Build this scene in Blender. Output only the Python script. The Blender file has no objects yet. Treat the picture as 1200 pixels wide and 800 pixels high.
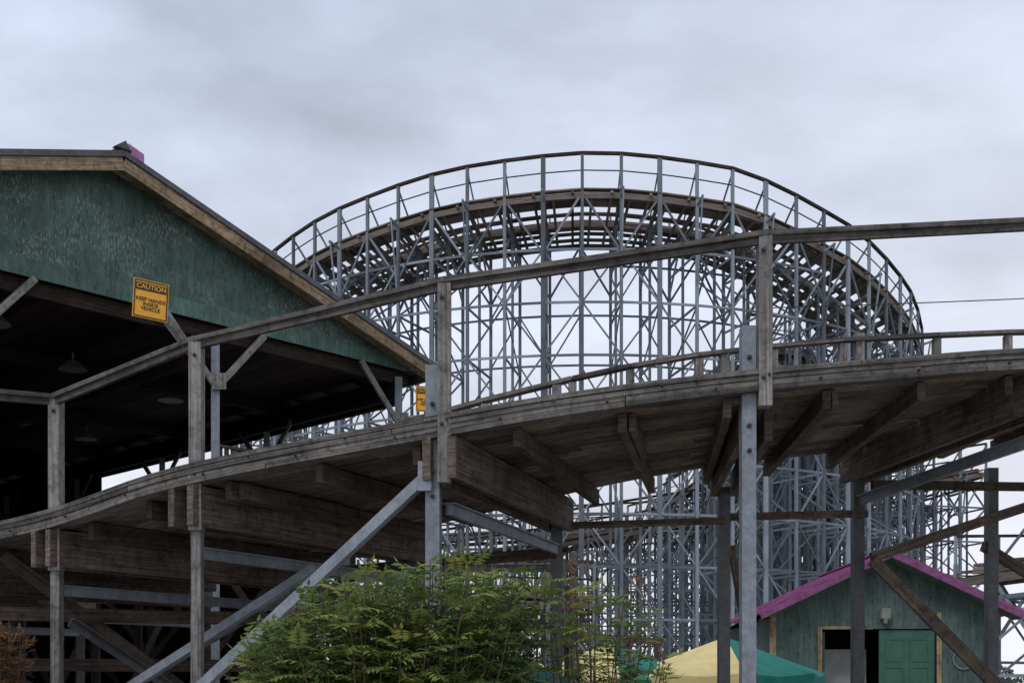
import bpy, math, random
from mathutils import Vector, Matrix
random.seed(7)
V=Vector
sc=bpy.context.scene
sc.view_settings.view_transform='Standard'
sc.view_settings.look='None'
sc.view_settings.exposure=0

# ------------------------------------------------------------------ mesh builder
class MB:
    def __init__(s): s.v=[];s.f=[];s.uv=[];s.r=[];s.m=[]
    def hexa(s,P,L=1,w=.1,h=.1,rnd=None,mat=0,u0=None):
        b=len(s.v); s.v+= [tuple(p) for p in P]
        if rnd is None: rnd=random.random()
        o=random.random()*50; 
        if u0 is None: u0=random.random()*50
        for fi,q in enumerate(((0,1,3,2),(4,6,7,5),(0,4,5,1),(2,3,7,6),(0,2,6,4),(1,5,7,3))):
            s.f.append(tuple(b+k for k in q)); s.r.append(rnd); s.m.append(mat)
            for k in q:
                i,j,kk=k>>2&1,k>>1&1,k&1
                if fi<2: s.uv.append((j*w*.3,o+kk*h))
                else: s.uv.append((u0+i*L,o+j*w+kk*h))
    def beam(s,p,q,w,h,up=None,rnd=None,mat=0):
        p=V(p);q=V(q);d=q-p;L=d.length
        if L<1e-5:return
        d/=L
        up=V(up) if up else (V((0,0,1)) if abs(d.z)<.95 else V((0,-1,0)))
        sd=up.cross(d); sd.normalize(); u=d.cross(sd); u.normalize()
        P=[]
        for i in (0,1):
            for j in (-.5,.5):
                for k in (-.5,.5):
                    P.append((p if i==0 else q)+sd*j*w+u*k*h)
        s.hexa(P,L,w,h,rnd,mat)
    def angle(s,p,q,w,t=.012,up=None,rnd=None,mat=0):
        p=V(p);q=V(q);d=(q-p).normalized()
        up=V(up) if up else (V((0,0,1)) if abs(d.z)<.95 else V((0,-1,0)))
        sd=up.cross(d); sd.normalize(); u=d.cross(sd); u.normalize()
        r=random.random() if rnd is None else rnd
        s.beam(p,q,w,t,up,r,mat)
        o=sd*(w/2-t/2)-u*(w/2+t/2)
        s.beam(p+o,q+o,t,w,up,r,mat)
    def poly(s,pts,rnd=None,mat=0,uv=None):
        b=len(s.v); s.v+=[tuple(p) for p in pts]
        s.f.append(tuple(range(b,b+len(pts)))); s.r.append(random.random() if rnd is None else rnd); s.m.append(mat)
        for i,p in enumerate(pts): s.uv.append(uv[i] if uv else (p[0],p[2]))
    def prism(s,pts,off,rnd=None,mat=0,uv=None):
        off=V(off); r=random.random() if rnd is None else rnd
        a=[V(p) for p in pts]; b=[p+off for p in a]
        s.poly(a,r,mat,uv); s.poly(b[::-1],r,mat,uv[::-1] if uv else None)
        n=len(a)
        for i in range(n):
            j=(i+1)%n
            s.poly([a[i],b[i],b[j],a[j]],r,mat)
    def tube(s,p,q,r,n=10,mat=0,r2=None,rnd=None):
        p=V(p);q=V(q);d=(q-p).normalized();r2=r if r2 is None else r2
        a=d.orthogonal().normalized();b=d.cross(a)
        rn=random.random() if rnd is None else rnd
        A=[p+(a*math.cos(2*math.pi*i/n)+b*math.sin(2*math.pi*i/n))*r for i in range(n)]
        B=[q+(a*math.cos(2*math.pi*i/n)+b*math.sin(2*math.pi*i/n))*r2 for i in range(n)]
        for i in range(n):
            j=(i+1)%n; s.poly([A[i],A[j],B[j],B[i]],rn,mat,[(0,i*.1),(0,i*.1+.1),((q-p).length,i*.1+.1),((q-p).length,i*.1)])
        s.poly(A[::-1],rn,mat); s.poly(B,rn,mat)
    def obj(s,name,mats,parent=None,smooth=False):
        me=bpy.data.meshes.new(name); me.from_pydata(s.v,[],s.f)
        ul=me.uv_layers.new(name='UVMap'); ul.data.foreach_set('uv',[c for u in s.uv for c in u])
        at=me.attributes.new('rnd','FLOAT','FACE'); at.data.foreach_set('value',s.r)
        for m in mats: me.materials.append(m)
        me.polygons.foreach_set('material_index',s.m)
        if smooth: me.polygons.foreach_set('use_smooth',[True]*len(s.f))
        me.update()
        o=bpy.data.objects.new(name,me); sc.collection.objects.link(o)
        if parent: o.parent=parent
        return o
def empty(name):
    e=bpy.data.objects.new(name,None); sc.collection.objects.link(e); return e

# ------------------------------------------------------------------ materials
def nm(name):
    m=bpy.data.materials.new(name); m.use_nodes=True; nt=m.node_tree
    return m,nt,nt.nodes['Principled BSDF']
def N(nt,t,**k):
    n=nt.nodes.new(t)
    for a,b in k.items(): setattr(n,a,b)
    return n
def ramp(nt,fac,stops):
    r=N(nt,'ShaderNodeValToRGB'); e=r.color_ramp.elements
    e[0].position=stops[0][0]; e[0].color=(*stops[0][1],1)
    e[1].position=stops[-1][0]; e[1].color=(*stops[-1][1],1)
    for p,c in stops[1:-1]:
        x=e.new(p); x.color=(*c,1)
    nt.links.new(fac,r.inputs[0]); return r.outputs[0]
def noise(nt,vec,scale,detail=5,rough=.55,mapscale=None):
    if mapscale:
        mp=N(nt,'ShaderNodeMapping'); mp.inputs['Scale'].default_value=mapscale; nt.links.new(vec,mp.inputs[0]); vec=mp.outputs[0]
    n=N(nt,'ShaderNodeTexNoise'); n.inputs['Scale'].default_value=scale; n.inputs['Detail'].default_value=detail; n.inputs['Roughness'].default_value=rough
    nt.links.new(vec,n.inputs['Vector']); return n.outputs['Fac']
def mixc(nt,f,a,b,mode='MIX'):
    m=N(nt,'ShaderNodeMix',data_type='RGBA',blend_type=mode)
    if isinstance(f,(int,float)): m.inputs[0].default_value=f
    else: nt.links.new(f,m.inputs[0])
    for sck,x in ((m.inputs[6],a),(m.inputs[7],b)):
        if isinstance(x,tuple): sck.default_value=(*x,1)
        else: nt.links.new(x,sck)
    return m.outputs[2]
def mrange(nt,v,a,b,c,d):
    m=N(nt,'ShaderNodeMapRange'); nt.links.new(v,m.inputs[0])
    for i,x in enumerate((a,b,c,d)): m.inputs[i+1].default_value=x
    return m.outputs[0]
def scalec(nt,c,v):
    m=N(nt,'ShaderNodeVectorMath',operation='SCALE'); nt.links.new(c,m.inputs[0]); nt.links.new(v,m.inputs['Scale']); return m.outputs[0]
def bump(nt,bsdf,h,st,dist=.01):
    b=N(nt,'ShaderNodeBump'); b.inputs['Strength'].default_value=st; b.inputs['Distance'].default_value=dist
    nt.links.new(h,b.inputs['Height']); nt.links.new(b.outputs[0],bsdf.inputs['Normal'])
def rndattr(nt):
    a=N(nt,'ShaderNodeAttribute'); a.attribute_name='rnd'; return a.outputs['Fac']
def wood(name,dark,mid,light,var=(.65,1.3),stain=(.45,1.1),rough=.85,moss=0,simple=False):
    m,nt,b=nm(name); tc=N(nt,'ShaderNodeTexCoord')
    if simple:
        g=noise(nt,tc.outputs['UV'],1,2,.6,(1.3,20,1))
        c=ramp(nt,g,[(.28,dark),(.5,mid),(.72,light)])
        c=scalec(nt,c,mrange(nt,rndattr(nt),0,1,*var))
        nt.links.new(c,b.inputs['Base Color']); b.inputs['Roughness'].default_value=rough; b.inputs['Specular IOR Level'].default_value=.2
        return m
    g=noise(nt,tc.outputs['UV'],1,6,.65,(1.3,38,1))
    c=ramp(nt,g,[(.28,dark),(.5,mid),(.72,light)])
    st=noise(nt,tc.outputs['Object'],1.7,5,.7)
    c=scalec(nt,c,mrange(nt,st,.3,.65,stain[0],stain[1]))
    s2=noise(nt,tc.outputs['Object'],11,4,.75)
    c=scalec(nt,c,mrange(nt,s2,.36,.52,.55,1.05))
    if moss: c=mixc(nt,mrange(nt,noise(nt,tc.outputs['Object'],.8,4,.7),.5,.66,0,moss),c,(.10,.115,.095))
    c=scalec(nt,c,mrange(nt,rndattr(nt),0,1,*var))
    ck=noise(nt,tc.outputs['UV'],1,3,.5,(.6,70,1))
    c=scalec(nt,c,mrange(nt,ck,.32,.42,.3,1))
    nt.links.new(c,b.inputs['Base Color']); b.inputs['Roughness'].default_value=rough
    b.inputs['Specular IOR Level'].default_value=.25
    bump(nt,b,g,.5,.006); return m
def steel(name,a,c2,rust=.0,var=(.75,1.2),simple=False):
    m,nt,b=nm(name); tc=N(nt,'ShaderNodeTexCoord')
    if simple:
        n2=noise(nt,tc.outputs['Object'],.9,3,.7)
        c=ramp(nt,n2,[(.3,a),(.7,c2)])
        c=scalec(nt,c,mrange(nt,rndattr(nt),0,1,*var))
        nt.links.new(c,b.inputs['Base Color']); b.inputs['Metallic'].default_value=.1; b.inputs['Roughness'].default_value=.7
        return m
    n1=noise(nt,tc.outputs['Object'],14,6,.75)
    c=ramp(nt,n1,[(.3,a),(.7,c2)])
    n2=noise(nt,tc.outputs['Object'],2.2,6,.75,(1,1,.35))
    if rust>0: c=mixc(nt,mrange(nt,n2,.58,.72,0,rust),c,(.09,.055,.035))
    c=scalec(nt,c,mrange(nt,n2,.3,.6,.6,1.15))
    c=scalec(nt,c,mrange(nt,rndattr(nt),0,1,*var))
    nt.links.new(c,b.inputs['Base Color']); b.inputs['Metallic'].default_value=.25; b.inputs['Roughness'].default_value=.6
    return m
M_rail =wood('weathered_rail_wood',(.065,.056,.052),(.165,.15,.14),(.28,.26,.24),(.6,1.3),(.4,1.1),.85,.3)
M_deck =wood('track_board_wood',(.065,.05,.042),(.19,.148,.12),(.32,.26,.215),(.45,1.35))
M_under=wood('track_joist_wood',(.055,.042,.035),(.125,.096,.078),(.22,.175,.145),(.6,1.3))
M_post =wood('post_wood',(.12,.112,.107),(.26,.245,.235),(.40,.38,.36),(.75,1.15),(.5,1.1),.85,.3)
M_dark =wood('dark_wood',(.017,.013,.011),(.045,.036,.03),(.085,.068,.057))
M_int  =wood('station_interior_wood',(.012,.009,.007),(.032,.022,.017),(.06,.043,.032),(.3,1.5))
M_tan  =wood('bare_trim_wood',(.18,.12,.06),(.42,.31,.19),(.58,.48,.33),(.7,1.1),(.3,1.1))
M_bgw  =wood('coaster_wood',(.10,.083,.072),(.20,.168,.147),(.31,.27,.24),(.4,1.3),simple=True)  # paler than the near timber: distance haze put into the base colour
M_steel=steel('galvanised_steel',(.16,.185,.215),(.31,.345,.385),.35)
M_dsteel=steel('dark_steel',(.07,.075,.082),(.135,.142,.152),.4)
M_bgs  =steel('coaster_steel',(.15,.18,.21),(.25,.29,.33),0,(.45,1.35),simple=True)  # blue-grey base colour includes painted distance haze
M_bolt =steel('bolt_steel',(.03,.03,.03),(.07,.06,.055),.3)

def green(name,base,chipcol,chip=.62,groove=True,amt=.8):
    m,nt,b=nm(name); tc=N(nt,'ShaderNodeTexCoord')
    big=noise(nt,tc.outputs['UV'],.7,5,.6)
    c=ramp(nt,big,[(.3,tuple(x*.72 for x in base)),(.7,tuple(x*1.25 for x in base))])
    md=noise(nt,tc.outputs['UV'],1,6,.7,(5,2.2,1))
    c=scalec(nt,c,mrange(nt,md,.3,.7,.6,1.4))
    st=noise(nt,tc.outputs['UV'],1,6,.7,(14,.9,1))
    c=scalec(nt,c,mrange(nt,st,.3,.7,.7,1.2))
    f1=noise(nt,tc.outputs['UV'],1,8,.75,(36,12,1))
    f2=noise(nt,tc.outputs['UV'],1.1,4,.6)
    mul=N(nt,'ShaderNodeMath',operation='ADD'); nt.links.new(f1,mul.inputs[0]); nt.links.new(mrange(nt,f2,.3,.7,-.11,.09),mul.inputs[1])
    c=mixc(nt,mrange(nt,mul.outputs[0],chip,chip+.05,0,amt),c,chipcol)
    dk=noise(nt,tc.outputs['UV'],1,8,.75,(23,5,1))
    c=scalec(nt,c,mrange(nt,dk,.38,.45,.35,1))
    if groove:
        w=N(nt,'ShaderNodeSeparateXYZ'); nt.links.new(tc.outputs['UV'],w.inputs[0])
        fr=N(nt,'ShaderNodeMath',operation='PINGPONG'); nt.links.new(w.outputs[0],fr.inputs[0]); fr.inputs[1].default_value=.1
        c=scalec(nt,c,mrange(nt,fr.outputs[0],0,.006,.45,1))
    nt.links.new(c,b.inputs['Base Color']); b.inputs['Roughness'].default_value=.75
    bump(nt,b,f1,.3,.004); return m
M_green=green('peeling_green_plywood',(.068,.122,.102),(.27,.32,.29),.54,False,.7)
M_gtrim=green('green_trim_board',(.08,.15,.12),(.03,.05,.04),.58,False)
M_shed =green('green_shed_siding',(.08,.13,.115),(.16,.2,.18),.64,True)
def plain(name,col,rough=.7,n=.25,sc_=6,metal=0):
    m,nt,b=nm(name); tc=N(nt,'ShaderNodeTexCoord')
    f=noise(nt,tc.outputs['Object'],sc_,6,.65)
    c=ramp(nt,f,[(.3,tuple(x*(1-n) for x in col)),(.7,tuple(min(1,x*(1+n)) for x in col))])
    nt.links.new(c,b.inputs['Base Color']); b.inputs['Roughness'].default_value=rough; b.inputs['Metallic'].default_value=metal
    return m
M_mag =plain('magenta_roof_metal',(.27,.07,.21),.55,.45,3)
M_magl=plain('faded_magenta_fascia',(.22,.07,.18),.7,.5,9)
M_vent=plain('pink_vent_cap',(.45,.18,.39),.6,.2)
M_shin=plain('grey_shingle',(.10,.10,.105),.9,.35,12)
M_door=plain('green_door_paint',(.04,.13,.09),.5,.2)
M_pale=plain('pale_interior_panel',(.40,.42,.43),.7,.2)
M_hoop=plain('hoop_faded_rope',(.20,.23,.21),.8,.3)
M_black=plain('black_paint',(.012,.012,.012),.5,.2)
M_yel =plain('yellow_sign_paint',(.85,.40,.02),.45,.1,20)
M_cgreen=plain('umbrella_green_cloth',(.012,.19,.15),.8,.25,4)
M_cyel=plain('umbrella_yellow_cloth',(.80,.66,.30),.8,.12,4)
M_conc=plain('concrete',(.3,.29,.27),.9,.2)
M_lamp=plain('lamp_shade_metal',(.22,.21,.21),.5,.2)

def leafmat(name,a,b_,c_):
    m,nt,b=nm(name); r=rndattr(nt)
    c=ramp(nt,r,[(0,a),(.55,b_),(1,c_)])
    nt.links.new(c,b.inputs['Base Color']); b.inputs['Roughness'].default_value=.55
    tr=N(nt,'ShaderNodeBsdfTranslucent'); nt.links.new(c,tr.inputs[0])
    mx=N(nt,'ShaderNodeMixShader'); mx.inputs[0].default_value=.35
    out=nt.nodes['Material Output']; nt.links.new(b.outputs[0],mx.inputs[1]); nt.links.new(tr.outputs[0],mx.inputs[2]); nt.links.new(mx.outputs[0],out.inputs[0])
    return m
M_leaf=leafmat('shrub_leaf',(.05,.085,.025),(.15,.225,.06),(.33,.36,.09))
M_leaf2=leafmat('dry_shrub_leaf',(.10,.05,.025),(.2,.10,.05),(.3,.17,.08))
M_leafd=leafmat('distant_leaf',(.03,.05,.025),(.05,.08,.035),(.08,.11,.05))
M_tip=plain('seed_head',(.17,.075,.05),.9,.4,20)
M_stem=plain('stem_bark',(.09,.065,.045),.9,.3,12)

# ------------------------------------------------------------------ ground
def make_ground():
    m,nt,b=nm('ground_gravel_grass'); tc=N(nt,'ShaderNodeTexCoord')
    a=noise(nt,tc.outputs['Object'],.12,6,.6); g=noise(nt,tc.outputs['Object'],7,8,.7)
    gr=ramp(nt,g,[(.3,(.05,.075,.03)),(.7,(.12,.15,.06))]); gv=ramp(nt,g,[(.3,(.24,.22,.20)),(.7,(.44,.41,.37))])  # gravel tone lightened to bounce more light up under the deck
    c=mixc(nt,mrange(nt,a,.54,.62,0,1),gv,gr)
    nt.links.new(c,b.inputs['Base Color']); b.inputs['Roughness'].default_value=.95; bump(nt,b,g,.6,.03)
    mb=MB(); n=30; S=900
    for i in range(n):
        for j in range(n):
            x0=-S+2*S*i/n;x1=-S+2*S*(i+1)/n;y0=-S+2*S*j/n;y1=-S+2*S*(j+1)/n
            mb.poly([(x0,y0,0),(x1,y0,0),(x1,y1,0),(x0,y1,0)])
    mb.obj('ground',[m])
make_ground()

# ------------------------------------------------------------------ foreground curved track
rows=[((-14,19.6,3.02),(-11.6,22.2)),((-9.5,15.5,3.05),(-7.3,18.2)),((-6.6,13.0,3.10),(-4.4,15.8)),
 ((-4.36,11.4,3.22),(-2.45,14.3)),((-2.77,10.4,3.47),(-1.14,13.35)),((-.54,9.8,3.77),(.47,12.85)),
 ((.69,9.68,3.95),(1.35,12.8)),((2.02,9.72,4.12),(2.3,12.9)),((3.2,9.93,4.27),(3.3,13.1)),((4.37,10.2,4.42),(4.3,13.4)),
 ((7.5,11.1,4.75),(6.9,14.3)),((11,12.8,5.0),(9.6,15.6))]
def cr(a,b,c,d,t):
    return .5*((2*b)+(c-a)*t+(2*a-5*b+4*c-d)*t*t+(3*b-a-3*c+d)*t**3)
NN=[V(r[0]) for r in rows]; FF=[V((r[1][0],r[1][1],r[0][2])) for r in rows]
def ev(A,u):
    n=len(A)-1; u=max(0,min(n-1e-6,u)); i=int(u); t=u-i
    g=lambda k:A[max(0,min(n,k))]
    return cr(g(i-1),g(i),g(i+1),g(i+2),t)
def T(u,f,dz=0):
    a=ev(NN,u); b=ev(FF,u); p=a.lerp(b,f); return V((p.x,p.y,p.z+dz))
us=[0]; 
while us[-1]<11:
    u=us[-1]; sp=(ev(NN,u+.02)-ev(NN,u)).length/.02
    us.append(min(11,u+.28/max(sp,.1)))
cum=[0]
for i in range(1,len(us)): cum.append(cum[-1]+(ev(NN,us[i])-ev(NN,us[i-1])).length)
def strip(mb,f0,f1,z0,z1,k,rng=None,mat=0,brk=True,jit=.006):
    off=random.randrange(k); cur=None; w=abs(f1-f0)*3.1
    for i in range(len(us)-1):
        seg=(i+off)//k
        if seg!=cur: cur=seg; rn=random.random(); u0=random.random()*40; zj=random.uniform(-jit,jit); fj=random.uniform(-.0022,.0022) if jit else 0; oo=None
        a,b=us[i],us[i+1]
        if brk and (i+off)%k==0: a=a+(b-a)*.03
        P=[]
        for u in (a,b):
            for f in (f1,f0):
                for z in (z0,z1): P.append(T(u,f+fj,z+zj))
        st=len(mb.uv)
        mb.hexa(P,cum[i+1]-cum[i],w,z1-z0,rn,mat,u0+cum[i]-0)
        if oo is None: oo=mb.uv[st+8][1]
        d=oo-mb.uv[st+8][1]
        for q in range(st,len(mb.uv)): mb.uv[q]=(mb.uv[q][0],mb.uv[q][1]+d)
track=empty('wooden_coaster_track')
fa=MB()
for l in range(4):
    j=random.uniform(-.004,.004)
    strip(fa,-.045+j,.0+j,-.043-l*.045,-.003-l*.045,random.choice((9,11,13)),jit=.002)
strip(fa,.955,1.0,-.17,-.003,12)
fa.obj('edge_laminations',[M_rail],track)
dk=MB()
nb=14
for i in range(nb):
    f0=.004+i*(.95/nb); strip(dk,f0,f0+.95/nb-.0055,-.175,-.135,random.choice((8,10,12)))
dk.obj('deck_boards',[M_deck],track)
rl=MB()
for f in (.36,.74):
    for l in range(3): strip(rl,f-.03,f+.03,-.126+l*.04,-.089+l*.04,12)
rl.obj('rail_laminations',[M_deck],track)
rs=MB()
for f in (.36,.74): strip(rs,f-.015,f+.012,.000,.008,400,brk=False,jit=0)
rs.obj('running_rail_steel',[M_steel],track)
jo=MB()
L=cum[-1]
def u_at(x):
    for i in range(len(cum)-1):
        if cum[i+1]>=x: return us[i]+(us[i+1]-us[i])*(x-cum[i])/(cum[i+1]-cum[i])
    return us[-1]
x=.3
while x<L:
    u=u_at(x)
    jo.beam(T(u,random.uniform(-.01,.02),-.262),T(u,1.02,-.262),.07,.155)
    if random.random()<.3:
        jo.beam(T(u,.02,-.257)+V((.075,0,0)),T(u,random.uniform(.3,.5),-.257)+V((.075,0,0)),.05,.14)
    x+=.86
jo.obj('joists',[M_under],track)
bents=[1.3,2.1,3,4,5,7.0,9.08,10.4]
hb=MB(); po=MB(); stl=MB(); ds=MB(); ra=MB(); bo=MB(); und=MB()
RH=1.06
def bolt(p,n=(0,-1,0),r=.022):
    p=V(p);n=V(n).normalized(); bo.tube(p,p+n*.015,r*1.4,8); bo.tube(p+n*.015,p+n*.032,r*.7,6)
posts=[]
for bi,u in enumerate(bents):
    near=T(u,0); far=T(u,1)
    if u==9.08: far=T(8.69,1)
    d=(far-near); d.z=0; d.normalize(); tn=V((d.y,-d.x,0))
    for sg in (-1,1):
        o=tn*sg*.11
        if u!=7.0:
            hb.beam(near-d*.16+o+V((0,0,-.352)),far+d*.2+o+V((0,0,-.352)),.07,.34,rnd=random.uniform(.3,.8))
        else:
            hb.beam(near+d*.35+o+V((0,0,-.35)),far+d*.2+o+V((0,0,-.35)),.07,.26,rnd=.3)
    if u!=7.0:
        ds_a=near+d*.05+V((0,0,-.74)); ds_b=far+V((0,0,-.74))
        stl.beam(ds_a,ds_b,.05,.09,rnd=.1)
        stl.beam(ds_a+V((0,0,.05)),ds_b+V((0,0,.05)),.11,.012,rnd=.2)
    pn=near-d*.09
    if u in (3,4): pn=pn+V((.09,0,0))
    if u>=3: posts.append((u,pn))
    if u in (5,7.0):
        side=tn*(-.085 if u==5 else -.10)
        top=near.z+(.42 if u==5 else .36)
        c=pn+side
        stl.angle((c.x,c.y,0),(c.x,c.y,top),.115,.014,up=(0,-1,0),rnd=.45 if u==7.0 else .3)
        stl.beam((c.x+.02,c.y+.12,0),(c.x+.02,c.y+.12,top-.1),.10,.014,up=(0,-1,0),rnd=.2)
        po.beam((pn.x+.02,pn.y,near.z-(.3 if u==7.0 else .55)),(pn.x+.02,pn.y,near.z+RH),.105,.14,rnd=.6)
        for z in (-.45,-.65,.1): bolt((c.x,c.y-.012,near.z+z),r=.014)
    else:
        po.beam((pn.x,pn.y,near.z-.56),(pn.x,pn.y,near.z+RH if u>=3 else near.z-.2),.105,.14,rnd=.7)
        po.beam((pn.x,pn.y+.02,0),(pn.x,pn.y+.02,near.z-.562),.085,.12,rnd=.3)
        for z in (-.3,-.45): bolt((pn.x,pn.y-.07,near.z+z),r=.016)
    for z in (-.08,RH-.12): bolt((pn.x+.0,pn.y-.07,near.z+z),r=.012)
    pf=far+d*.04
    ds.angle((pf.x,pf.y,0),(pf.x,pf.y,near.z-.4),.12,.014,up=(0,-1,0))
    po.beam((pf.x,pf.y,near.z-.1),(pf.x,pf.y,near.z+RH-.02),.1,.1)
    if u<4:
        ds.angle(near+d*.2+V((0,0,-1.0)),V((pf.x,pf.y,.5)),.075,.01)
farposts=[4.0,4.5,5.15,5.9,6.7,7.55,8.45,9.25,9.6,10.0]
pr=None
for u in [1.3,2.1,3,3.6]+farposts+[10.6]:
    p=T(u,1.01)
    if u in farposts: po.beam((p.x,p.y,p.z-.15),(p.x,p.y,p.z+RH-.04),.085,.085)
    q=V((p.x,p.y,p.z+RH))
    if pr is not None: ra.beam(pr,q,.13,.04); ra.beam(pr-V((0,0,.5)),q-V((0,0,.5)),.04,.09)
    pr=q
pr=None
pl=[V((-6.35,10.45,4.30))]+[V((p.x,p.y,T(u,0).z+RH+.02)) for u,p in posts]
po.beam((-6.35,10.5,0),(-6.35,10.5,4.28),.105,.14,rnd=.5)
for q in pl:
    if pr is not None:
        d=(q-pr).normalized()
        ra.beam(pr-d*.05,q+d*.04,.15,.04,rnd=random.uniform(.2,.5))
        n=V((d.y,-d.x,0)).normalized()
        ra.beam(pr+V((0,0,-.051))+n*.03,q+V((0,0,-.051))+n*.03,.04,.06,rnd=random.uniform(.0,.3))
    pr=q
def P(u,f,z): q=T(u,f); return V((q.x,q.y,z))
fsteel=MB()
a=V((-.71,9.73,3.28)); b=V((-2.64,10.2,1.6)); e=a+(b-a)*1.75
fsteel.angle(a,e,.085,.012,up=(0,-1,.2),rnd=.8)
fsteel.beam(a+V((.0,-.02,.12)),a+V((0,-.02,-.12)),.11,.012,up=(0,-1,0),rnd=.9)
fsteel.angle((-1.9,11.5,2.72),(-4.6,11.6,1.0),.08,.012,up=(0,-1,.2),rnd=.4)
fsteel.angle((-2.3,13.3,2.72),(-5.2,13.3,1.0),.07,.012,up=(0,-1,.2),rnd=.2)
fsteel.obj('galvanised_braces',[M_steel],track)
und.beam((2.25,13.0,3.40),(3.95,13.28,3.48),.05,.08)
und.beam((4.0,13.28,3.80),(7.0,14.4,3.95),.05,.10)
und.beam((3.97,13.2,2.98),(6.6,14.2,3.85),.05,.11)
und.beam((3.97,13.15,2.95),(5.75,13.3,1.2),.06,.13,rnd=.9)
und.beam((5.5,13.95,3.2),(7.6,14.8,2.2),.06,.12,rnd=.6)
und.beam(P(5,1.03,3.3),P(7,1.0,3.35),.05,.07)
und.beam((2.4,13.1,3.1),(2.75,13.2,1.2),.06,.13,rnd=.8)
und.beam(P(3,1.0,2.9),P(5,1.0,3.0),.05,.12)
und.beam((-5.5,11.9,2.3),(-1.6,13.6,2.3),.05,.14); und.beam((-6.5,12.6,1.8),(-2.2,14.4,1.8),.05,.14)
und.beam((-5.2,12.2,2.9),(-3.0,13.5,1.0),.05,.12); und.beam((-3.6,12.4,.8),(-1.9,13.4,2.7),.05,.12)
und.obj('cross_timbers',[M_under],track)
ex=MB()
for (x,y,z) in ((5.6,13.9,4.1),): ex.angle((x,y,0),(x,y,z),.12,.014,up=(0,-1,0))
ex.obj('rear_columns',[M_dsteel],track)
hb.obj('header_beams',[M_deck],track); po.obj('handrail_posts',[M_post],track)
stl.obj('steel_columns',[M_steel],track); ds.obj('far_steel_columns',[M_dsteel],track)
ra.obj('handrails',[M_rail],track)
for i in range(int(L/.43)):
    u=u_at(.2+i*.43); t0=T(u,-.052); t1=T(u+.02,-.052); d=(t1-t0); n=V((d.y,-d.x,0)).normalized()
    if n.y>0:n=-n
    bolt(t0+V((0,0,-.06 if i%2 else -.13)),n,.009)
bo.obj('bolts',[M_bolt],track,)

# ------------------------------------------------------------------ station
st=empty('coaster_station_building')
U=V((.690,.724,0)); Nn=V((-.724,.690,0)); O=V((-6.86,16,0))
def W(s,d,z): 
    p=O+U*s+Nn*d; return V((p.x,p.y,z))
PS=1.59; EZ=7.19; PZ=9.07; SR=7.65; SL=-4.47; SLOPE=(PZ-EZ)/(SR-PS); DEP=18
gw=MB()
def ztop(s): return PZ-.12-abs(s-PS)*SLOPE
s0=SL+.35
edges=[s0]
while edges[-1]<SR-.3: 
    nx=edges[-1]+1.22
    if edges[-1]<PS<nx and PS-edges[-1]>.01: edges.append(PS)
    else: edges.append(min(nx,SR-.3))
for i in range(len(edges)-1):
    a,b=edges[i]+.002,edges[i+1]-.002
    z0=7.17
    pts=[W(a,0,z0),W(b,0,z0),W(b,0,max(z0+.01,ztop(b))),W(a,0,max(z0+.01,ztop(a)))]
    uv=[(a,z0),(b,z0),(b,ztop(b)),(a,ztop(a))]
    gw.prism(pts,Nn*.03,uv=uv)
gw.obj('gable_wall',[M_green],st)
gt=MB()
gt.hexa([W(s,d,z) for s in (SL+.3,SR-.45) for d in (.0,-.035) for z in (7.12,7.37)],12,.05,.25,.5)
gt.obj('gable_trim',[M_gtrim],st)
rf=MB()
for sg,se in ((1,SR),(-1,SL)):
    P8=[]
    for s_,z in ((PS,PZ),(se,EZ if sg>0 else PZ-abs(se-PS)*SLOPE)):
        for d in (-.35,DEP+.3):
            for dz in (.0,.08): P8.append(W(s_,d,z+dz-.04))
    rf.hexa(P8,6,18,.1,.5)
rf.obj('roof_slabs',[M_shin],st)
rk=MB()
for se in (SR,SL):
    n=3
    for i in range(n):
        a=PS+(se-PS)*i/n; b=PS+(se-PS)*(i+1)/n-.01*(1 if se>PS else -1)
        za=PZ-abs(a-PS)*SLOPE-.14; zb=PZ-abs(b-PS)*SLOPE-.14
        rk.beam(W(a,-.37,za),W(b,-.37,zb),.03,.17,up=(0,0,1))
        rk.beam(W(a,-.2,za-.0),W(b,-.2,zb-.0),.3,.02,up=(0,0,1),rnd=.1)
rk.obj('rake_boards',[M_tan],st)
rt=MB()
for se in (SR,SL):
    zE=PZ-abs(se-PS)*SLOPE
    rt.beam(W(PS,-.40,PZ+.0),W(se,-.40,zE+.0),.03,.08,rnd=.4)
rt.beam(W(SR-.05,-.3,EZ-.1),W(SR-.05,DEP,EZ-.1),.03,.2)
rt.obj('drip_edge',[M_dsteel],st)
rc=MB()
rc.beam(W(PS,-.42,PZ+.055),W(PS,DEP,PZ+.055),.22,.02)
rc.obj('ridge_cap',[M_shin],st)
rv=MB()
rv.prism([W(PS+.06,-.3,PZ+.0),W(PS+.36,-.3,PZ-.06),W(PS+.36,-.3,PZ+.13),W(PS+.12,-.3,PZ+.21)],Nn*.4,.5)
rv.obj('ridge_vent',[M_vent],st)
rv=MB(); rv.prism([W(PS-.16,-.44,PZ+.05),W(PS+.08,-.44,PZ+.05),W(PS+.0,-.44,PZ+.17)],Nn*.1,.2); rv.obj('ridge_flashing',[M_dsteel],st)
it=MB()
for i in range(19):
    d=.3+i*.95
    for se in (SR-.1,SL+.1):
        z1=PZ-abs(se-PS)*SLOPE
        it.beam(W(PS,d,PZ-.16),W(se,d,z1-.16),.05,.18)
for i in range(6):
    d=.15+i*3.5
    it.beam(W(SL+.3,d,7.02),W(SR-.3,d,7.02),.1,.22)
    for k in range(-2,4):
        s_=PS+k*1.5; it.beam(W(s_,d,7.1),W(s_,d,PZ-.2-abs(s_-PS)*SLOPE),.07,.1)
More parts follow.
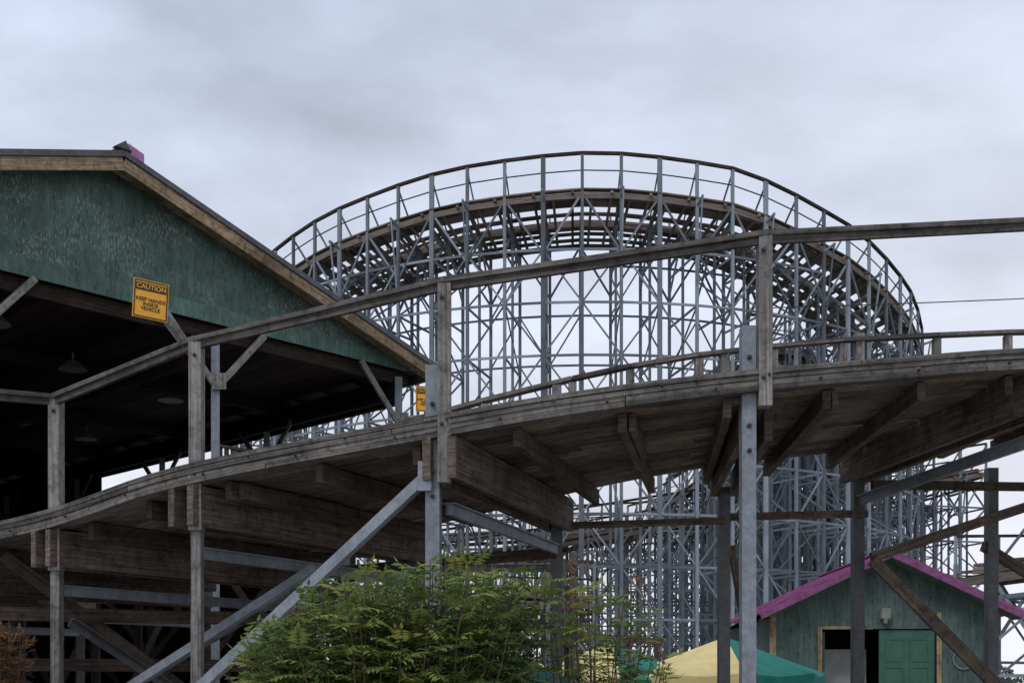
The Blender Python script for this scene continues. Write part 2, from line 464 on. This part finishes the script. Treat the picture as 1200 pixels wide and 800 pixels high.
for i in range(34):
    s_=SL+.5+i*.34
    it.beam(W(s_,.3,7.16),W(s_,DEP-.2,7.16),.32,.02)
for s_ in (7.04,-4.0,3.32): it.beam(W(s_,.1,6.78),W(s_,DEP,6.78),.12,.34)
it.beam(W(7.2,.1,6.8),W(7.2,DEP,6.8),.03,.5)
it.beam(W(7.15,11,5.3),W(7.15,DEP,5.3),.03,2.6)
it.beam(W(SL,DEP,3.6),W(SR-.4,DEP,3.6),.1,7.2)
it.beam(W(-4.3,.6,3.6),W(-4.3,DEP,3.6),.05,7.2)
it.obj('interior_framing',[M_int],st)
cl=MB()
for s_ in (-.41,3.32,7.04,-4.0):
    for d in ((0,4,8,12,16) if s_ in (7.04,-4.0) else ((0,) if s_<3 else (0,8,16))):
        cl.angle(W(s_,d,0),W(s_,d,7.0),.13,.014,up=(0,-1,0),rnd=.5 if d==0 else .1)
cl.obj('steel_columns',[M_steel],st)
kb=MB()
for s_ in (-.41,3.32,7.04):
    for sg in (-1,1):
        if s_>7 and sg>0: continue
        kb.beam(W(s_+sg*.06,-.03,6.2),W(s_+sg*.88,-.03,7.12),.04,.10,rnd=.7 if s_<7 else .4)
    kb.beam(W(s_,-.1,6.1),W(s_,-.1,6.35),.22,.02,up=(0,-1,0),rnd=.7)
for d in (4,8,12,16):
    for sg in (-1,1): kb.beam(W(7.0,d+sg*.05,5.9),W(7.0,d+sg*.9,6.7),.04,.1,rnd=.1)
kb.obj('knee_braces',[M_post],st)
pf=MB()
pf.beam(W(5.3,.9,4.4),W(5.3,DEP-.3,4.4),3.3,.08)
for i in range(8):
    pf.beam(W(3.8,1+i*2.2,4.2),W(6.9,1+i*2.2,4.2),.09,.28)
    for s_ in (3.8,5.3,6.8): pf.beam(W(s_,1+i*2.2,0),W(s_,1+i*2.2,4.1),.12,.12)
    pf.beam(W(3.8,1+i*2.2,.4),W(6.8,1+i*2.2,3.8),.04,.12)
    pf.beam(W(6.8,1+i*2.2,.4),W(3.8,1+i*2.2,3.8),.04,.12)
pf.beam(W(3.8,6,2),W(3.8,DEP,2),.04,4.1)
pf.beam(W(6.9,3,2),W(6.9,DEP,2),.04,3.9)
pf.beam(W(-4,9,1.4),W(3.8,9,1.4),.05,3.2)
for i in range(6):
    s_=-3.6+i*1.25
    pf.beam(W(s_,2.5,0),W(s_,2.5,3.0),.12,.12); pf.beam(W(s_,5.5,0),W(s_,5.5,3.0),.12,.12)
    pf.beam(W(s_,2.5,.3),W(s_+1.25,2.5,2.8),.04,.11); pf.beam(W(s_+1.25,5.5,.3),W(s_,5.5,2.8),.04,.11)
pf.beam(W(-4,2.5,3.05),W(3.8,2.5,3.05),.1,.25)
pf.beam(W(-4,2.5,1.5),W(3.8,2.5,1.5),.05,.12)
pf.beam(W(-4,5.5,3.0),W(3.8,5.5,3.0),.1,.25)
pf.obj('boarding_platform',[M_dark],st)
pk=MB()
for i in range(13):
    s_=3.95+i*.12; pk.beam(W(s_,.85,4.5),W(s_,.85,5.42),.02,.08,up=tuple(U))
pk.beam(W(3.9,.85,5.45),W(5.6,.85,5.45),.09,.04); pk.beam(W(3.9,.82,4.62),W(5.6,.82,4.62),.03,.09)
for i in range(24):
    d=1.0+i*.3; pk.beam(W(6.95,d,4.5),W(6.95,d,5.42),.02,.08)
pk.beam(W(6.95,.85,5.45),W(6.95,9,5.45),.09,.04)
pk.obj('platform_railing',[M_under],st)
lp=MB()
for s_,d in ((.6,1.6),(2.6,3.2),(-.8,4.4),(1.6,6.6),(4.9,4.0),(3.8,8),(0,9),(5.5,8.5)):
    c=W(s_,d,6.86); lp.tube(c,c+V((0,0,.14)),.24,18,r2=.1); lp.tube(c+V((0,0,.14)),c+V((0,0,.3)),.02,6)
lp.obj('high_bay_lamps',[M_lamp],st)

# ------------------------------------------------------------------ caution signs
def text(body,size,mat,parent,mw,name):
    cu=bpy.data.curves.new('t','FONT'); cu.body=body; cu.size=size; cu.align_x='CENTER'; cu.align_y='CENTER'; cu.extrude=.0008; cu.offset=size*.012; cu.space_line=.9
    o=bpy.data.objects.new('t',cu); sc.collection.objects.link(o)
    bpy.context.view_layer.update()
    me=bpy.data.meshes.new_from_object(o.evaluated_get(bpy.context.evaluated_depsgraph_get()))
    bpy.data.objects.remove(o); me.materials.clear(); me.materials.append(mat)
    q=bpy.data.objects.new(name,me); sc.collection.objects.link(q); q.parent=parent; q.matrix_local=mw; return q
def sign(loc,w,h,yaw,roll,arm=None):
    e=empty('caution_sign'); e.location=loc; e.rotation_euler=(0,math.radians(roll),math.radians(yaw))
    mb=MB(); mb.hexa([(x,y,z) for x in (-w/2,w/2) for y in (0,.006) for z in (-h/2,h/2)],rnd=.5); mb.obj('plate',[M_yel],e)
    mb=MB(); t=.009*w/.27; i=.012
    X,Z=w/2-i,h/2-i
    for a,b in (((-X,Z),(X,Z)),((-X,-Z),(X,-Z))): mb.beam((a[0],-.002,a[1]),(b[0],-.002,b[1]),.002,t)
    for xx in (-X,X): mb.beam((xx,-.0025,-Z),(xx,-.0025,Z),t,.002,up=(0,-1,0))
    hh=h*.19
    mb.hexa([(x,y,z) for x in (-w*.43,w*.43) for y in (-.0035,-.001) for z in (h*.5-.03-hh,h*.5-.03)],rnd=.5)
    mb.obj('border',[M_black],e)
    R=Matrix.Rotation(math.radians(90),4,'X')
    text('CAUTION',w*.185,M_yel,e,Matrix.Translation((0,-.0048,h*.5-.03-hh/2))@R,'heading')
    text('KEEP HANDS\nINSIDE\nVEHICLE',w*.145,M_black,e,Matrix.Translation((0,-.003,-h*.13))@R,'message')
    if arm:
        mb=MB(); mb.beam(arm[0],arm[1],.03,.07); o=mb.obj('mounting_arm',[M_post]); 
        bpy.context.view_layer.update(); o.parent=e; o.matrix_parent_inverse=e.matrix_world.inverted()
    return e
s1=sign((-3.09,10.22,4.87),.30,.33,32,3,((-3.10,10.30,4.88),(-2.74,10.37,4.40)))
fp=T(4.1,1.0)
s2=sign((fp.x+.03,fp.y-.1,fp.z+RH+.17),.21,.28,14,0,((fp.x+.03,fp.y-.06,fp.z+RH+.2),(fp.x+.03,fp.y-.06,fp.z+.4)))

# ------------------------------------------------------------------ background coaster
co=empty('roller_coaster')
bs=MB(); bw=MB(); br=MB()
def lerpf(tab):
    def f(x):
        if x<=tab[0][0]: return tab[0][1]
        for (a,b),(c,d) in zip(tab,tab[1:]):
            if x<=c:
                t=(x-a)/(c-a); t=t*t*(3-2*t)*.3+t*.7; return b+(d-b)*t
        return tab[-1][1]
    return f
def lattice(frames,lev=2.0,leg=.13,dens=1.0,rail=True,seed=0):
    rnd=random.Random(seed); prev=None
    for i,(o,n,H,bank) in enumerate(frames):
        o=V((o[0],o[1],0)); n=V((n[0],n[1],0)); m=(o+n)/2; rad=(n-o).normalized()
        U3=tuple(rad)
        zo=H-1.30; zi=zo-bank; zm=(zo+zi)/2
        at=lambda p,z: V((p.x,p.y,z))
        big=leg*(1.35 if i%3==0 else .9)
        bs.beam(at(o,0),at(o,H),big,leg*.8,up=U3,rnd=rnd.random())
        bs.beam(at(m,0),at(m,zm-.25),leg*.75,leg*.6,up=U3,rnd=rnd.random()*.7)
        bs.beam(at(n,0),at(n,zi+.2),leg*.85,leg*.7,up=U3,rnd=rnd.random()*.7)
        bw.beam(at(o,zo-.35),at(n,zi-.35),.08,.24,rnd=.3)
        bs.beam(at(o,zo-2.2),at(m,zm-.4),.06,.09); bs.beam(at(n,zi-2.),at(m,zm-.4),.06,.09)
        bs.beam(at(o,H-.1)-rad*.05,at(m,zm-.1),.045,.07)
        bs.beam(at(o,zo-.9)-rad*.02,at(n,zi-.9),.06,.12,rnd=.3)
        if i%2==0:
            bs.beam(at(o,zo-3.6),at(o,zo-.2)-rad*.55,.06,.08); bs.beam(at(o,zo-.2)-rad*.6,at(o,zo-.35),.06,.09)
        nl=int((zi-.5)/lev)
        for k in range(1,nl+1):
            z=k*lev
            bs.beam(at(o,z),at(n,z),.05,.085,rnd=rnd.random())
            if rnd.random()<.85*dens:
                if k%2: bs.beam(at(o,z-lev),at(n,z),.045,.065)
                else: bs.beam(at(n,z-lev),at(o,z),.045,.065)
        if prev:
            po_,pn_,pm_,pH,pzo,pzi,pzm,pnl=prev
            bs.beam(at(po_,pzo-2.2*(i%2)-.2),at(o,zo-2.2*((i+1)%2)-.2),.05,.08)
            bs.beam(at(pn_,pzi-2.0*(i%2)-.3),at(n,zi-2.0*((i+1)%2)-.3),.05,.08,rnd=.2)
            bw.beam(at(po_,pzo-.3),at(o,zo-.3),.06,.22,rnd=.5)
            bw.beam(at(pn_,pzi-.3),at(n,zi-.3),.06,.22,rnd=.3)
            for k in range(1,max(nl,pnl)+1):
                z=k*lev
                if z<zi: 
                    bs.beam(at(po_,z),at(o,z),.05,.09,rnd=rnd.random()); bs.beam(at(pn_,z+.4),at(n,z+.4),.05,.08,rnd=rnd.random()*.6)
                    if rnd.random()<.9*dens: bs.beam(at(po_,z-lev*((i+k)%2)),at(o,z-lev*((i+k+1)%2)),.04,.065)
                    if rnd.random()<.7*dens: bs.beam(at(pn_,z+.4-lev*((i)%2)),at(n,z+.4-lev*((i+1)%2)),.04,.06,rnd=.3)
            for f,wd in ((.24,.42),(.70,.42)):
                for l in range(3):
                    a=po_.lerp(pn_,f);b=o.lerp(n,f)
                    bw.beam(at(a,pzo-bank*f-.12+l*.1),at(b,zo-bank*f-.12+l*.1),wd-l*.05,.09)
            for f in (.02,.12,.47,.86):
                a=po_.lerp(pn_,f);b=o.lerp(n,f)
                bw.beam(at(a,pzo-bank*f-.05),at(b,zo-bank*f-.05),.28,.05)
            a=po_.lerp(pn_,.98);b=o.lerp(n,.98)
            bw.beam(at(a,pzi-.05),at(b,zi-.05),.28,.05)
            for q in range(2):
                t=(q+.5)/2
                a=po_.lerp(o,t); b=pn_.lerp(n,t); za=pzo+(zo-pzo)*t; zb=pzi+(zi-pzi)*t
                bw.beam(at(a,za-.2)-rad*(.15 if q==1 else 0),at(b,zb-.2),.10,.09)
            if rail:
                br.beam(at(po_,pH),at(o,H),.12,.11); br.beam(at(po_,pH-.65),at(o,H-.65),.03,.04)
                br.beam(at(pn_,pzi+1.0),at(n,zi+1.0),.1,.08)
        bs.beam(at(n,zi),at(n,zi+1.0),.07,.07,up=U3)
        prev=(o,n,m,H,zo,zi,zm,nl)
def arc(cx,cy,R,t0,t1,step,Hf,w,bank,**k):
    fr=[]; n=int(round((t1-t0)/step))
    for i in range(n+1):
        th=t0+(t1-t0)*i/n; a=math.radians(th); d=(math.sin(a),-math.cos(a))
        fr.append(((cx+d[0]*R,cy+d[1]*R),(cx+d[0]*(R-w),cy+d[1]*(R-w)),Hf(th)+1.6,bank))
    lattice(fr,**k)
H1=lerpf([(-110,15),(-80,17.2),(-53,18.6),(-36,19.25),(-18,19.8),(0,20.05),(18,19.8),(36,18.75),(55,17.5),(71,16.2),(100,14.5),(140,13),(180,11)])
arc(3.2,62.5,17.3,-95,165,4.9,H1,3.0,.85,seed=1)
H2=lerpf([(20,15.6),(60,16.9),(100,15.8),(160,12)])
arc(3.2,62.5,12.6,34,150,6.2,H2,2.8,.9,leg=.12,seed=2,lev=2.2)
H3=lerpf([(20,12.6),(60,14.2),(100,13.4),(160,10)])
arc(3.4,62.5,13.2,50,140,7,H3,2.8,.9,leg=.11,seed=8,lev=2.2,dens=.6)
def straight(p,q,n,w,h0,h1,bank=.1,**k):
    p=V(p);q=V(q);d=(q-p).normalized();nn=V((-d.y,d.x)); fr=[]
    for i in range(n+1):
        c=p.lerp(q,i/n); fr.append(((c.x,c.y),(c.x+nn.x*w,c.y+nn.y*w),h0+(h1-h0)*i/n,bank))
    lattice(fr,**k)
straight((-4,55),(25,63),19,3.2,8.5,14.2,seed=3,lev=1.8,leg=.12)
straight((-16,70),(27,76),20,3.0,11,14,seed=4,lev=2.4,leg=.12,dens=.7)
straight((14,32),(30,41),10,2.6,6.2,7.4,seed=5,lev=1.8,leg=.12)
straight((-24,47),(3,43.5),16,2.8,7.0,6.0,seed=6,lev=1.8,leg=.12)
bs.obj('steel_bents',[M_bgs],co); bw.obj('wood_track',[M_bgw],co); br.obj('handrails',[M_dark],co)

# ------------------------------------------------------------------ overhead cable + pole
up=MB(); up.tube((40,58,0),(40,58,22),.16,12,r2=.11); up.beam((39,58,21.3),(41,58,21.3),.1,.12); up.obj('utility_pole',[M_dark])
cb=MB(); A=V((9.1,46.0,16.0)); B=V((40,57.9,21.1)); pv=A
for i in range(1,25):
    t=i/24; q=A.lerp(B,t)-V((0,0,.6*4*t*(1-t)*.25)); cb.tube(pv,q,.022,6); pv=q
cb.obj('overhead_cable',[M_black])

# ------------------------------------------------------------------ green shed
sh=empty('green_shed'); sh.location=(5.94,19,0); sh.rotation_euler=(0,0,math.radians(-2))
E,Pk=2.70,3.66; HW=2.02; sl=(Pk-E)/HW
def roofz(x): return Pk-.10-abs(x)*sl
FL=.34
mb=MB()
def wallp(x0,x1,z0):
    xs=[x0]+([0] if x0<0<x1 else [])+[x1]
    pts=[(x0,0,z0),(x1,0,z0)]+[(x,0,roofz(x)) for x in reversed(xs)]
    mb.prism(pts,(0,.08,0),.5,uv=[(p[0],p[2]) for p in pts])
wallp(-1.80,-1.0,.1); wallp(-1.0+.001,.80,2.46); wallp(.801,1.77,.1)
for x in (-1.8,1.69): mb.hexa([(a,b,c) for a in (x,x+.08) for b in (.081,4.4) for c in (.1,E-.06)],4,.1,.5,.5)
mb.prism([(-1.8,4.4,.1),(1.77,4.4,.1),(1.77,4.4,roofz(1.77)),(0,4.4,roofz(0)),(-1.8,4.4,roofz(1.8))],(0,.08,0),.5)
mb.obj('walls',[M_shed],sh)
mb=MB()
for sg in (-1,1):
    mb.beam((0,2.1,Pk+.0),(sg*(HW+.02),2.1,E-.01),4.9,.03,rnd=.5)
    for r in range(12):
        y=-.33+r*.44; mb.beam((0,y,Pk+.025),(sg*(HW+.02),y,E+.015),.04,.02,rnd=.5)
mb.beam((0,-.37,Pk+.035),(0,4.6,Pk+.035),.16,.02,rnd=.6)
mb.obj('roof',[M_mag],sh)
mb=MB()
for sg in (-1,1): mb.beam((0,-.345,Pk-.05),(sg*(HW+.01),-.345,E-.06),.025,.085,rnd=.5)
mb.obj('fascia',[M_magl],sh)
mb=MB()
for sg in (-1,1): mb.beam((0,-.17,Pk-.10),(sg*(HW-.02),-.17,E-.10),.32,.02,rnd=.5)
mb.obj('soffit',[M_gtrim],sh)
mb=MB()
mb.beam((-1.78,-.012,.1),(-1.78,-.012,2.68),.1,.022,up=(0,-1,0)); mb.beam((-1.04,-.012,FL),(-1.04,-.012,2.5),.07,.022,up=(0,-1,0))
mb.beam((.84,-.012,FL),(.84,-.012,2.72),.07,.022,up=(0,-1,0)); mb.beam((-1.0,-.012,2.475),(-.2,-.012,2.475),.02,.05)
mb.obj('wood_trim',[M_tan],sh)
mb=MB()
dx0,dx1=-.09,.78
mb.hexa([(a,b,c) for a in (dx0,dx1) for b in (.03,.07) for c in (FL,2.44)],rnd=.5)
for cx in (dx0+.24,dx0+.63):
    for z0,z1 in ((.5,1.1),(1.2,1.85),(1.95,2.3)):
        for a,b in (((cx-.14,z0),(cx+.14,z0)),((cx-.14,z1),(cx+.14,z1))): mb.beam((a[0],.026,a[1]),(b[0],.026,b[1]),.012,.025,rnd=.9)
        for xx in (cx-.14,cx+.14): mb.beam((xx,.0255,z0),(xx,.0255,z1),.025,.012,up=(0,-1,0),rnd=.9)
mb.hexa([(a,b,c) for a in (-.975,-.935) for b in (.1,.95) for c in (FL,2.42)],rnd=.5)
mb.obj('doors',[M_door],sh)
mb=MB(); mb.tube((dx0+.06,.03,1.35),(dx0+.06,-.03,1.35),.03,10); mb.obj('door_knob',[M_steel],sh)
mb=MB(); mb.hexa([(a,b,c) for a in (-1.7,1.68) for b in (-.9,4.35) for c in (.02,FL-.02)],rnd=.5); mb.obj('floor_and_step',[M_conc],sh)
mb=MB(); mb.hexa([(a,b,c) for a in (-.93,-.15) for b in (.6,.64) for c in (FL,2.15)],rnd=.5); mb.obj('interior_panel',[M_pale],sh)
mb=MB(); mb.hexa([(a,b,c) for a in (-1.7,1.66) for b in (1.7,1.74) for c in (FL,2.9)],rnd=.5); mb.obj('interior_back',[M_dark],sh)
mb=MB(); mb.hexa([(a,b,c) for a in (-.09,.05) for b in (-.12,-.002) for c in (2.62,2.78)],rnd=.5); mb.tube((-.02,-.07,2.62),(-.02,-.07,2.54),.05,12,r2=.03); mb.obj('wall_lamp',[M_hoop],sh)
mb=MB()
for i in range(24):
    a=2*math.pi*i/24;b=2*math.pi*(i+1)/24; c=V((1.22,-.02,1.98))
    mb.tube(c+V((math.cos(a)*.16,0,math.sin(a)*.16)),c+V((math.cos(b)*.16,0,math.sin(b)*.16)),.014,6)
mb.obj('hanging_hoop',[M_hoop],sh)

# ------------------------------------------------------------------ patio umbrellas
def umbrella(x,y,rot,apex,r=1.28,drop=.5):
    e=empty('patio_umbrella'); e.location=(x,y,0); e.rotation_euler=(0,0,rot)
    cv=MB(); n=8; seg=6; sub=4
    for k in range(n):
        a0=2*math.pi*k/n; a1=2*math.pi*(k+1)/n; mat=(k//2)%2
        def pt(u,v):
            a=a0+(a1-a0)*v; chord=math.cos(math.pi/n)/math.cos((v-.5)*(2*math.pi/n)); rr=r*u*chord
            sag=.05*u*math.sin(math.pi*v)+.03*math.sin(math.pi*u)
            return V((rr*math.cos(a),rr*math.sin(a),apex-drop*(u**1.15)-sag))
        for i in range(seg):
            for j in range(sub):
                q=[pt(i/seg,j/sub),pt((i+1)/seg,j/sub),pt((i+1)/seg,(j+1)/sub),pt(i/seg,(j+1)/sub)]
                cv.poly(q,.5,mat)
        for j in range(sub):
            A=pt(1,j/sub);B=pt(1,(j+1)/sub); cv.poly([A,A-V((0,0,.12)),B-V((0,0,.12+.02*(j%2))),B],.5,mat)
    cv.obj('canopy',[M_cyel,M_cgreen],e)
    pl=MB(); pl.tube((0,0,0),(0,0,apex+.05),.02,10); pl.tube((0,0,0),(0,0,.08),.25,20)
    for k in range(n):
        a=2*math.pi*k/n; pl.tube((0,0,apex-.02),(r*math.cos(a)*.98,r*math.sin(a)*.98,apex-drop-.03),.008,5)
    pl.obj('pole_and_ribs',[M_steel],e)
umbrella(2.95,16.5,math.radians(180),2.23,1.38,.50)
umbrella(1.42,17.0,math.radians(180),2.18,1.35,.50)
umbrella(.1,16.4,math.radians(-35),2.0,1.1)

# ------------------------------------------------------------------ walkway with pickets behind shrubs
wk=empty('wooden_walkway'); mb=MB()
x=-2.0
while x<.75:
    mb.beam((x,14.6,2.15),(x,14.6,3.12+random.uniform(-.02,.02)),.025,.075,up=(0,-1,0)); x+=.12
mb.beam((-2.1,14.6,3.0),(.8,14.6,3.0),.05,.09); mb.beam((-2.1,14.6,2.3),(.8,14.6,2.3),.05,.09)
for x in (-2.05,-.7,.75): mb.beam((x,14.67,0),(x,14.67,3.2),.1,.1)
mb.obj('picket_railing',[M_rail],wk)
mb=MB(); mb.beam((-2.1,15.3,2.1),(.8,15.3,2.1),1.4,.06)
for x in (-2.05,.75): mb.beam((x,16,0),(x,16,2.9),.1,.1)
mb.beam((.7,20.5,2.45),(2.6,20.6,2.3),.05,.12); 
for x in (.9,2.5): mb.beam((x,20.6,0),(x,20.6,2.4),.1,.1)
mb.obj('walkway_deck',[M_under],wk)

# ------------------------------------------------------------------ shrubs
def shrub(name,cx,cy,rx,ry,top,nst,nlf,seed,mat=M_leaf,tips=6,thin=0,leafscale=1.0,rag=.5):
    R=random.Random(seed); e=empty(name); lf=MB(); sm=MB(); tp=MB()
    def leaf(p,dirv,size,tone):
        d=V(dirv).normalized(); upv=V((0,0,1)); sd=d.cross(upv)
        if sd.length<.1: sd=V((1,0,0))
        sd.normalize(); n=7; pos=V(p)
        for k in range(n):
            dd=(d+V((0,0,-.09*k))).normalized(); nx=pos+dd*size/n
            for sg in (-1,1):
                ll=size*.36*(1-.5*abs(k/n-.4))*R.uniform(.8,1.15); wd=ll*.36
                ax=(sd*sg+dd*.55+V((0,0,R.uniform(-.35,.1)))).normalized()
                nn=ax.cross(dd); 
                if nn.length<.05: continue
                bx=nn.normalized().cross(ax).normalized()
                b0=nx; m1=b0+ax*ll*.45+bx*wd*.5; m2=b0+ax*ll*.45-bx*wd*.5+V((0,0,-.004)); t=b0+ax*ll+V((0,0,-ll*.18))
                lf.poly([b0,m1,t,m2],min(1,max(0,tone+R.uniform(-.12,.12))))
            pos=nx
        dd=d
        lf.poly([pos,pos+d*.03+sd*.012,pos+d*.075,pos+d*.03-sd*.012],tone)
    for s_ in range(nst):
        a=R.uniform(0,2*math.pi); q=math.sqrt(R.random())
        tx=cx+rx*q*math.cos(a); ty=cy+ry*q*math.sin(a)
        tz=top(tx)*(1-.05*q*q)-R.random()**1.8*rag
        bx=cx+(tx-cx)*.45; by=cy+(ty-cy)*.45
        pts=[]
        for k in range(7):
            t=k/6; pts.append(V((bx+(tx-bx)*t**1.4+R.uniform(-.02,.02),by+(ty-by)*t**1.4+R.uniform(-.02,.02),tz*t)))
        for k in range(6): sm.tube(pts[k],pts[k+1],.014*(1-k/7.5),5,r2=.014*(1-(k+1)/7.5))
        base=R.uniform(.2,.9)
        for k in range(nlf):
            t=.42+.58*(k+R.random())/nlf; f=t*6; i=min(5,int(f)); p=pts[i].lerp(pts[i+1],f-i)
            az=k*2.4+R.uniform(-.4,.4); el=R.uniform(-.15,.75)*(.6+t*.5)
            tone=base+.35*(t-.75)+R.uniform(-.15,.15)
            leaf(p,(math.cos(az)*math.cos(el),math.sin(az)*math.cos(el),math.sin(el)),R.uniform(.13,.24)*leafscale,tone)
        if s_<tips:
            c=pts[-1]
            for k in range(10):
                dv=V((R.uniform(-.4,.4),R.uniform(-.4,.4),1)).normalized()
                q0=c+dv*R.uniform(0,.12); tp.tube(q0,q0+V((R.uniform(-.03,.03),R.uniform(-.03,.03),.035)),.006,4,r2=.002)
    lf.obj('leaves',[mat],e); sm.obj('stems',[M_stem],e)
    if tips: tp.obj('seed_heads',[M_tip],e)
top1=lerpf([(-1.9,1.75),(-1.6,2.12),(-1.35,2.27),(-1.0,2.38),(-.5,2.47),(0,2.47),(.3,2.3),(.6,2.1)])
top2=lerpf([(.2,2.1),(.5,2.42),(.75,2.38),(1.0,2.15),(1.2,2.05)])
shrub('leafy_shrub',-.75,8.1,1.14,.65,top1,170,24,11,tips=10,rag=.6)
shrub('leafy_shrub',.62,8.3,.58,.5,top2,30,18,12,tips=18,leafscale=.85,rag=.65)
shrub('dry_brown_shrub',-4.62,10.75,.26,.26,lambda x:2.2,34,20,13,mat=M_leaf2,tips=0,rag=.3,leafscale=.6)

# ------------------------------------------------------------------ distant trees
R=random.Random(5); tr=MB()
for c in range(420):
    x=R.uniform(-160,170); y=R.uniform(190,240); h=R.uniform(2.5,5.5)+1.2*math.sin(x*.06)
    w=R.uniform(2,4.5)
    for k in range(45):
        a=R.uniform(0,6.28);q=R.random()**.5; z=R.uniform(.0,1)
        p=V((x+w*q*math.cos(a)*(1.1-z*.6),y+w*q*math.sin(a),h*z)); sz=R.uniform(.35,.9)
        d1=V((R.uniform(-1,1),R.uniform(-1,1),R.uniform(-1,1))).normalized()*sz; d2=d1.orthogonal().normalized()*sz*.8
        tr.poly([p-d1,p-d2,p+d1,p+d2],min(1,max(0,z*.7+R.uniform(-.2,.3))))
tr.obj('distant_tree_line',[M_leafd])

# ------------------------------------------------------------------ world
w=bpy.data.worlds.new('World'); sc.world=w; w.use_nodes=True; nt=w.node_tree
for n in list(nt.nodes): nt.nodes.remove(n)
out=N(nt,'ShaderNodeOutputWorld'); sky=N(nt,'ShaderNodeTexSky'); sky.sky_type='NISHITA'; sky.sun_disc=False
sky.sun_elevation=math.radians(48); sky.sun_rotation=math.radians(215)
b1=N(nt,'ShaderNodeBackground'); b1.inputs[1].default_value=.08; nt.links.new(sky.outputs[0],b1.inputs[0])
tc=N(nt,'ShaderNodeTexCoord'); sx=N(nt,'ShaderNodeSeparateXYZ'); nt.links.new(tc.outputs['Generated'],sx.inputs[0])
n1=noise(nt,tc.outputs['Generated'],2.6,6,.52,(1,1,2.2)); n2=noise(nt,tc.outputs['Generated'],7,5,.55,(1,1,2.4))
base=ramp(nt,sx.outputs[2],[(0,(.88,.89,.96)),(.18,(.81,.84,.94)),(.34,(.68,.74,.88)),(.55,(.57,.65,.82)),(1,(.6,.66,.82))])
c=scalec(nt,base,mrange(nt,n1,.34,.66,.74,1.22))
c=scalec(nt,c,mrange(nt,n2,.3,.7,.91,1.09))
rx=mrange(nt,sx.outputs[0],-.35,.4,.97,1.06); c=scalec(nt,c,rx)
c=mixc(nt,mrange(nt,sx.outputs[0],-.2,.45,0,.3),c,(.78,.77,.84))
b2=N(nt,'ShaderNodeBackground'); b2.inputs[1].default_value=1.0; nt.links.new(c,b2.inputs[0])
mx=N(nt,'ShaderNodeMixShader'); mx.inputs[0].default_value=.93
nt.links.new(b1.outputs[0],mx.inputs[1]); nt.links.new(b2.outputs[0],mx.inputs[2]); nt.links.new(mx.outputs[0],out.inputs[0])
sd=bpy.data.lights.new('sun','SUN'); sd.energy=1.1; sd.angle=math.radians(14); sd.color=(1,.96,.9)
so=bpy.data.objects.new('sun',sd); sc.collection.objects.link(so)
el=math.radians(48); az=math.radians(215)
dirto=V((math.sin(az)*math.cos(el),math.cos(az)*math.cos(el),math.sin(el)))
so.rotation_euler=dirto.to_track_quat('Z','Y').to_euler()
# ------------------------------------------------------------------ camera
cd=bpy.data.cameras.new('camera'); cam=bpy.data.objects.new('camera',cd); sc.collection.objects.link(cam); sc.camera=cam
cam.location=(0,0,1.6); cam.rotation_euler=(math.radians(90),0,0)
cd.sensor_width=36; cd.lens=42; cd.shift_y=.333; cd.clip_end=3000; cd.clip_start=.1
